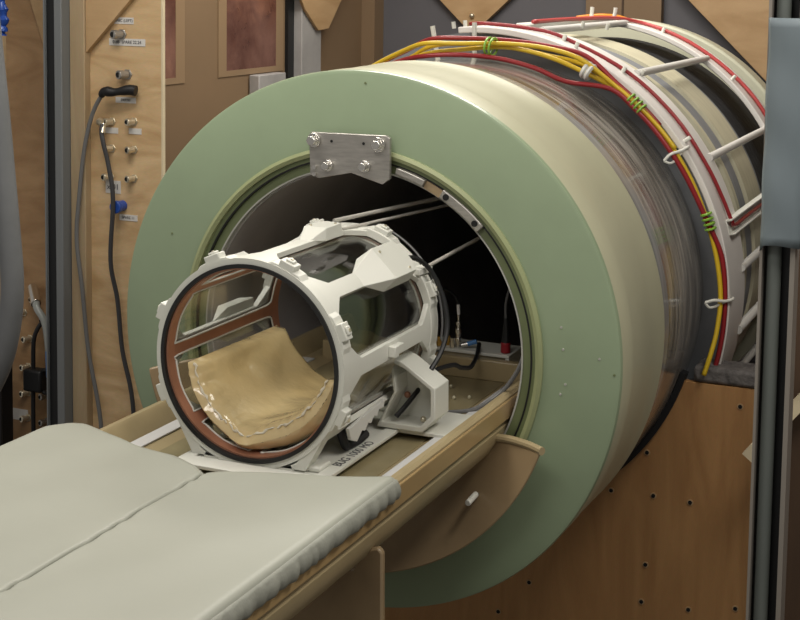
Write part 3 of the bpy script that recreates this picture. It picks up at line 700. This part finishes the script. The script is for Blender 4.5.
tag(MB().tube([(.409, .07, .055), (.404, .05, -.005), (.383, .05, -.051), (.352, .04, -.092), (.315, .0, -.118), (.285, -.02, -.126), (.24, -.03, -.130), (.21, 0, -.134)], .0052, 8).build('grey_cable', M['greycable']), 'grey cable hanging down the right side of the bore onto the table', 'cable')
for x, y in ((.213, .11), (.245, .13), (.20, .05), (.17, .2), (.225, .02)):
    tag(MB().ball((x, y, -.137), .005, 8).build('paint_fleck', M['cream']), 'small cream fleck lying on the tan trough floor', 'fleck', 'flecks on the trough floor')
tag(MB().box((.04, .31, -.1405), (.075, .334, -.07)).build('terminal_block', M['copper'], bevel=.002), 'reddish-brown block behind the coil left of the tray', 'block')

# ------------------------------------------------------------------ right-hand upright with pipe
up = thing('equipment_upright', 'tall upright at the right edge holding a grey-green pipe between pale strips', 'post', (.95, .1, FLOOR))
YU = .10
MB().box((.9231, YU, FLOOR), (.9291, YU+.06, 1.9)).build('edge_strip', M['frame_l'], up)
lab(MB().box((.9291, YU+.05, FLOOR), (.9941, YU+.06, 1.9)).build('channel_back', M['postblack'], up), 'black channel behind the pipe')
MB().box((.9881, YU, FLOOR), (.9985, YU+.06, 1.9)).build('edge_strip', M['frame_l'], up)
lab(MB().cyl((.9511, YU+.026, FLOOR), (.9511, YU+.026, 1.9), .0155, 24).build('pipe', M['pipe'], up), 'grey-green pipe')
b = MB(); n = 14; vs = []
prof_ = [(-.008+.0, 0), (.0, -.012), (.03, -.016), (.062, -.010), (.078, 0), (.082, .03)]
N = 24
for i in range(N+1):
    z = .300+(.792-.300)*i/N
    for x, y in prof_:
        w = .0025*sin(i*.7+x*30)+(.004*(1-i/N) if x < .02 else -.003*(1-i/N))
        vs.append((.9335+x-.004*(1-i/N)+w*.4, YU-.006+y+w, z+(.004*sin(x*50)-.012*(x < .0) if i == 0 else 0)))
K = len(prof_); fs = [(i*K+j, i*K+j+1, (i+1)*K+j+1, (i+1)*K+j) for i in range(N) for j in range(K-1)]
b.add(vs, fs); so = b.build('cover_sheet', M['sheet'], up, ang=60)
sm = so.modifiers.new('thickness', 'SOLIDIFY'); sm.thickness = .003; lab(so, 'blue-grey sheet wrapped round the upper part')
# timber and dark board behind the upright
tag(MB().box((.90, .62, FLOOR), (1.6, .64, .32)).build('dark_board', M['panelside']), 'dark brown board behind the right-hand upright', 'board')
tag(MB().box((-.20, -.012, -.016), (.20, .012, .016), Matrix.Translation((.955, .58, -.175)) @ Matrix.Rotation(R(-52), 4, 'Y')).build('pale_batten', M['plyedge']), 'pale slanting batten at the lower right edge', 'batten')
tag(MB().box((.915, .50, -.115), (.94, .52, -.07)).build('copper_strip', M['copper']), 'small copper strip behind the right-hand upright', 'strip')

# ------------------------------------------------------------------ left side: connector board, posts, cables
YP = .70
pl = thing('connector_board', 'birch plywood board with coaxial connectors and paper labels left of the magnet', 'board', (-1.13, YP, FLOOR))
MB().box((-1.252, YP, FLOOR), (-.992, YP+.013, 1.9)).build('board', M['plyA'], pl)
lab(MB().box((-.9915, YP-.001, FLOOR), (-.986, YP+.013, 1.9)).build('board_edge', M['plyedge'], pl), 'pale right edge')
def bnc(x, z, y, parent, s=1., m='brass', d=(0, -1)):
    b = MB(); dx = -.006*s
    b.cyl((x, y, z), (x, y-.004*s, z), .0165*s, 6); b.cyl((x, y-.004*s, z), (x+dx, y-.020*s, z), .0115*s, 16); b.cyl((x+dx, y-.020*s, z), (x+dx*1.8, y-.034*s, z), .0135*s, 16)
    o = b.build('coaxial_socket', M[m], parent, bevel=.001)
    MB().cyl((x+dx*1.8, y-.0342*s, z), (x+dx*1.8, y-.0352*s, z), .008*s, 12).build('socket_mouth', M['cut'], o)
for x, z in ((-1.171, .408), (-1.090, .412), (-1.172, .324), (-1.090, .325), (-1.178, .235), (-1.091, .235), (-1.113, .557), (-1.133, .680)):
    bnc(x, z, YP, pl, (.85 if z < .5 else 1.05), 'brass' if z < .5 else 'steel')
b = MB(); b.cyl((-1.133, YP-.03, .147), (-1.133, YP, .147), .017, 18); b.cyl((-1.133, YP-.045, .147), (-1.133, YP-.03, .147), .020, 18)
lab(b.build('blue_cap', M['blue'], pl, bevel=.002), 'blue capped socket')
for x, z, w, h, t in ((-1.130, .722, .080, .020, 'SONIC (LEFT)'), (-1.114, .656, .132, .022, '0 dB  SPARE 22.24'), (-1.120, .477, .074, .018, 'DEPTH'), (-1.172, .380, .046, .018, ''), (-1.086, .382, .046, .018, ''), (-1.168, .203, .056, .040, 'x 01'), (-1.112, .110, .066, .019, 'SPARE 11')):
    lb = MB().box((x-w/2, YP-.0018, z-h/2), (x+w/2, YP-.0003, z+h/2)).build('label', M['label'], pl)
    if t: textmesh('lettering', t, h*.62, M['ink'], Matrix.Translation((x, YP-.0026, z)) @ Matrix.Rotation(R(90), 4, 'X'), lb)
gs = tag(MB().prism([(-1.252, .62), (-1.252, 1.0), (-.88, 1.0)], YP-.022, YP-.001).build('corner_gusset', M['plyD'], bevel=.001), 'triangular plywood gusset across the top left of the connector board', 'gusset')
tag(MB().box((-1.308, YP-.03, FLOOR), (-1.2525, YP+.03, 1.9)).build('timber_post', M['timber'], bevel=.003), 'pale timber post left of the connector board', 'post')
dp = thing('metal_upright', 'black and grey metal upright left of the pale timber post', 'post', (-1.37, YP-.03, FLOOR))
MB().box((-1.372, YP-.06, FLOOR), (-1.338, YP+.02, 1.9)).build('black_channel', M['postblack'], dp)
MB().box((-1.3378, YP-.07, FLOOR), (-1.309, YP+.02, 1.9)).build('grey_flange', M['postgrey'], dp, bevel=.003)
MB().box((-1.3775, YP-.07, FLOOR), (-1.3725, YP+.02, 1.9)).build('grey_flange', M['postgrey'], dp)
lp = thing('connector_board', 'darker plywood board behind the hanging grey hose at the left edge', 'board', (-1.65, .95, FLOOR))
MB().box((-1.775, .95, FLOOR), (-1.45, .97, 1.9)).build('board', M['plyB'], lp)
MB().box((-2.2, .972, FLOOR), (-1.70, .99, 1.9)).build('rear_board', M['plyA'], lp)
for x, z in ((-1.712, -.305), (-1.688, -.394), (-1.697, -.494), (-1.699, -.587), (-1.700, -.676), (-1.611, -.319), (-1.618, -.587), (-1.619, -.679), (-1.655, -.250)):
    bnc(x, z, .95, lp, .85, 'brass' if x < -1.65 else 'steel')
MB().box((-1.765, .948, -.69), (-1.70, .9497, -.65)).build('label', M['label'], lp)
tag(MB().prism([(-1.735, 1.0), (-1.60, .62), (-1.56, .66), (-1.56, 1.0)], .925, .948).build('corner_gusset', M['plyD'], bevel=.001), 'triangular plywood gusset at the top of the darker left board', 'gusset')
tag(MB().tube([(-1.128, .655, .506), (-1.150, .652, .506), (-1.176, .655, .494), (-1.217, .66, .431), (-1.248, .66, .32), (-1.266, .655, .161), (-1.272, .65, .034), (-1.252, .65, -.123), (-1.231, .65, -.313), (-1.187, .65, -.533), (-1.17, .65, -.8), (-1.16, .66, FLOOR+.02)], .0068, 10).build('grey_cable', M['greycable']), 'grey cable hanging from the black plug on the connector board', 'cable')
tag(MB().tube([(-1.065, .672, .510), (-1.085, .668, .512), (-1.11, .66, .508), (-1.135, .655, .504), (-1.165, .652, .505), (-1.18, .655, .492)], lambda t: .0165*(1-.28*sin(t*pi*1.0)**8 if t < .75 else .9-.55*(t-.75)*4*.5), 14).build('black_plug', M['black']), 'fat black plug in the connector board at the end of the grey cable', 'plug')
tag(MB().tube([(-1.182, .664, .402), (-1.180, .655, .38), (-1.170, .65, .345), (-1.152, .65, .279), (-1.132, .645, .172), (-1.139, .64, -.017), (-1.121, .65, -.142), (-1.104, .65, -.298), (-1.066, .65, -.468), (-1.05, .65, -.8), (-1.05, .66, FLOOR+.02)], .0072, 10).build('black_cable', M['darkcable']), 'dark cable hanging from a socket down the middle of the connector board', 'cable')
b = MB(); b.cyl((-1.205, .68, .408), (-1.182, .67, .402), .0125, 14); b.cyl((-1.182, .668, .402), (-1.177, .655, .375), .0085, 12)
tag(b.build('elbow_plug', M['brass']), 'elbow plug joining the dark cable to the connector board', 'plug')
tag(MB().tube([(-1.14, .0, 1.3), (-1.08, .0, .78), (-1.050, .0, .52), (-1.033, 0, .347), (-1.018, 0, .188), (-1.008, 0, .054), (-1.016, 0, -.054), (-1.045, 0, -.166), (-1.10, 0, -.268), (-1.20, .0, -.40), (-1.3, .1, -.7)], .031, 18, 8).build('grey_hose', M['hose']), 'thick grey hose hanging at the left edge of the view', 'hose')
ct = thing('clear_tube', 'clear plastic tube with a silver end curving down the left board', 'tube', (-1.53, .9, FLOOR))
MB().tube([(-1.60, .87, -.245), (-1.587, .86, -.262), (-1.555, .86, -.311), (-1.540, .86, -.429), (-1.534, .86, -.566), (-1.527, .86, -.676), (-1.52, .86, -1.0), (-1.52, .88, FLOOR)], .0125, 12).build('hose', M['tube'], ct)
MB().cyl((-1.66, .93, -.208), (-1.60, .87, -.248), .018, 14).build('tube_end', M['bright'], ct, bevel=.002)
MB().tube([(-1.5405, .86, -.40), (-1.5395, .86, -.44), (-1.537, .86, -.49)], .0135, 12, 2).build('tube_mark', M['bluelt'], ct)
fc = thing('black_cable', 'black cable with a square ferrite block beside the clear tube', 'cable', (-1.6, .88, FLOOR))
MB().tube([(-1.56, .92, -.285), (-1.578, .88, -.305), (-1.601, .86, -.361), (-1.607, .86, -.462), (-1.608, .86, -.538), (-1.609, .86, -.646), (-1.606, .86, -.8), (-1.60, .88, FLOOR)], .0075, 10).build('cable', M['black'], fc)
MB().box((-1.634, .835, -.545), (-1.560, .885, -.468)).build('ferrite_block', M['black'], fc, bevel=.008)
MB().tube([(-1.553+.024*cos(t*pi/5), .855, -.506+.040*sin(t*pi/5)) for t in range(11)], .007, 8, 2).build('ferrite_ring', M['black'], fc)
b = MB(); b.tube([(-1.53, .6, 1.99), (-1.52, .6, 1.3), (-1.517, .6, .85), (-1.506, .6, .719), (-1.517, .6, .672)], lambda t: .015+.005*sin(t*60), 12, 8)
tag(b.build('blue_tube', M['blue']), 'blue ribbed tube hanging at the top left corner', 'tube')
tag(MB().box((-1.80, .72, FLOOR), (-1.675, .84, -.385)).build('black_cabinet', M['postblack'], bevel=.006), 'black equipment cabinet at the lower left edge', 'cabinet')
tag(MB().tube([(-1.60, .40, .30), (-1.555, .45, .12), (-1.50, .5, .05), (-1.46, .5, -.3), (-1.46, .5, FLOOR)], .006, 8).build('black_cable', M['black']), 'short black cable behind the grey hose', 'cable')

# ------------------------------------------------------------------ far wall fittings
def cwin(name, y0, y1, z0, z1):
    w = struct(MB().box((-1.3495, y0, z0), (-1.347, y1, z1)).build(name, M['copperwin']))
    b = MB()
    for a, c in (((y0-.06, z0-.022), (y1+.06, z0)), ((y0-.06, z0), (y0, z1)), ((y1, z0), (y1+.06, z1))): b.box((-1.3496, a[0], a[1]), (-1.3462, c[0], c[1]))
    b.build('window_frame', M['tape'], w)
cwin('window_1', 1.02, 1.345, .50, 1.2)
cwin('window_2', 1.70, 2.09, .505, 1.2)
tag(MB().box((-1.3455, 1.87, .36), (-1.30, 2.09, .480)).build('junction_box', M['greyboard'], bevel=.004), 'small white-grey box on the brown wall below the second copper window', 'box')
tag(MB().box((-1.3495, 2.225, FLOOR), (-1.30, 2.40, 1.9)).build('grey_strut', M['greyboard'], bevel=.003), 'upright grey-white board fixed to the brown wall', 'board')
tag(MB().box((-1.3495, 2.17, .30), (-1.335, 2.222, 1.9)).build('black_strip', M['postblack']), 'narrow black strip left of the grey-white board', 'strip')
def yz_prism(poly, x0, x1):
    n = len(poly); b = MB()
    return b.add([(x0, y, z) for y, z in poly]+[(x1, y, z) for y, z in poly], [tuple(range(n)), tuple(range(2*n-1, n-1, -1))]+[(i, i+n, (i+1) % n+n, (i+1) % n) for i in range(n)])
tag(yz_prism([(2.08, .90), (2.225, .728), (2.345, .640), (2.44, .645), (2.70, .90)], -1.298, -1.285).build('plywood_gusset', M['plyD'], bevel=.002), 'pointed plywood gusset on the grey-white board at top left of the magnet', 'gusset')
tag(MB().prism([(-1.20, .96), (-.86, .635), (-.82, .635), (-.47, .96)], 2.96, 2.999).build('plywood_gusset', M['plyD'], bevel=.002), 'pointed plywood gusset on the grey wall above the wire bundle', 'gusset')
for z in (.70, .655): tag(MB().ball((-.84, 2.955, z), .012, 10).build('round_screw', M['brass']), 'brass screw in the point of the plywood gusset above the wires', 'screw', 'brass screws in the gusset')
tag(MB().box((-.325, 2.955, FLOOR), (.0, 2.999, 1.9)).build('brown_board', M['card'], bevel=.002), 'upright brown board on the grey back wall with a joint down its middle', 'board')
tag(MB().box((-.168, 2.950, FLOOR), (-.160, 2.9545, 1.9)).build('joint_strip', M['panelside']), 'thin dark joint line on the brown board', 'strip')
tag(MB().prism([(.11, .80), (.80, .12), (1.2, .12), (1.2, 1.2), (-.05, 1.2), (.05, .86)], 2.90, 2.94).build('plywood_brace', M['plyD'], bevel=.002), 'large slanting plywood brace at the top right behind the magnet', 'brace')
tag(MB().box((-1.3495, 2.90, FLOOR), (-1.285, 2.999, 1.9)).build('corner_trim', M['card']), 'narrow brown trim in the far corner of the room', 'trim')

# ------------------------------------------------------------------ light
def area(name, loc, rot, sx, sy, e, col=(1, .95, .87)):
    l = bpy.data.lights.new(name, 'AREA'); l.shape = 'RECTANGLE'; l.size = sx; l.size_y = sy; l.energy = e; l.color = col
    o = bpy.data.objects.new(name, l); C.objects.link(o); o.location = loc; o.rotation_euler = rot; return o
area('ceiling_light', (-.6, -.5, 1.95), (0, 0, 0), 1.2, .5, 30)
area('ceiling_light', (-.2, 1.5, 1.95), (0, 0, 0), 1.4, .6, 46)
area('ceiling_light', (1.7, -.5, 1.95), (0, 0, 0), .6, 1.2, 34)
area('ceiling_light', (.3, -2.3, 2.2), (R(12), 0, 0), 1.6, .8, 26, (1, .96, .9))
w = bpy.data.worlds.new('world'); bpy.context.scene.world = w; w.use_nodes = True
w.node_tree.nodes['Background'].inputs[0].default_value = (1, .95, .88, 1); w.node_tree.nodes['Background'].inputs[1].default_value = .27

# ------------------------------------------------------------------ camera
yaw, pit, rol = -0.418, 0.099, 0.013
cam = bpy.data.cameras.new('camera'); co = bpy.data.objects.new('camera', cam); C.objects.link(co)
CP = (1.469, -3.122, .871); F = 1475.5; PX, PY = 389.3, 122.0
cy, sy, cp, sp_ = cos(yaw), sin(yaw), cos(pit), sin(pit)
fwd = Vector((sy*cp, cy*cp, -sp_)); right = Vector((cy, -sy, 0)); upv = right.cross(fwd)
r2 = right*cos(rol)+upv*sin(rol); u2 = upv*cos(rol)-right*sin(rol)
mw = Matrix(((r2.x, u2.x, -fwd.x, CP[0]), (r2.y, u2.y, -fwd.y, CP[1]), (r2.z, u2.z, -fwd.z, CP[2]), (0, 0, 0, 1)))
co.matrix_world = mw
cam.sensor_fit = 'HORIZONTAL'; cam.sensor_width = 36; cam.lens = F/800*36
cam.shift_x = (400-PX)/800; cam.shift_y = (PY-310)/800
cam.clip_start = .05; cam.clip_end = 50
sc_ = bpy.context.scene; sc_.camera = co
vs_ = sc_.view_settings; vs_.view_transform = 'Standard'; vs_.look = 'None'; vs_.exposure = 0; vs_.gamma = 1; vs_.use_curve_mapping = False
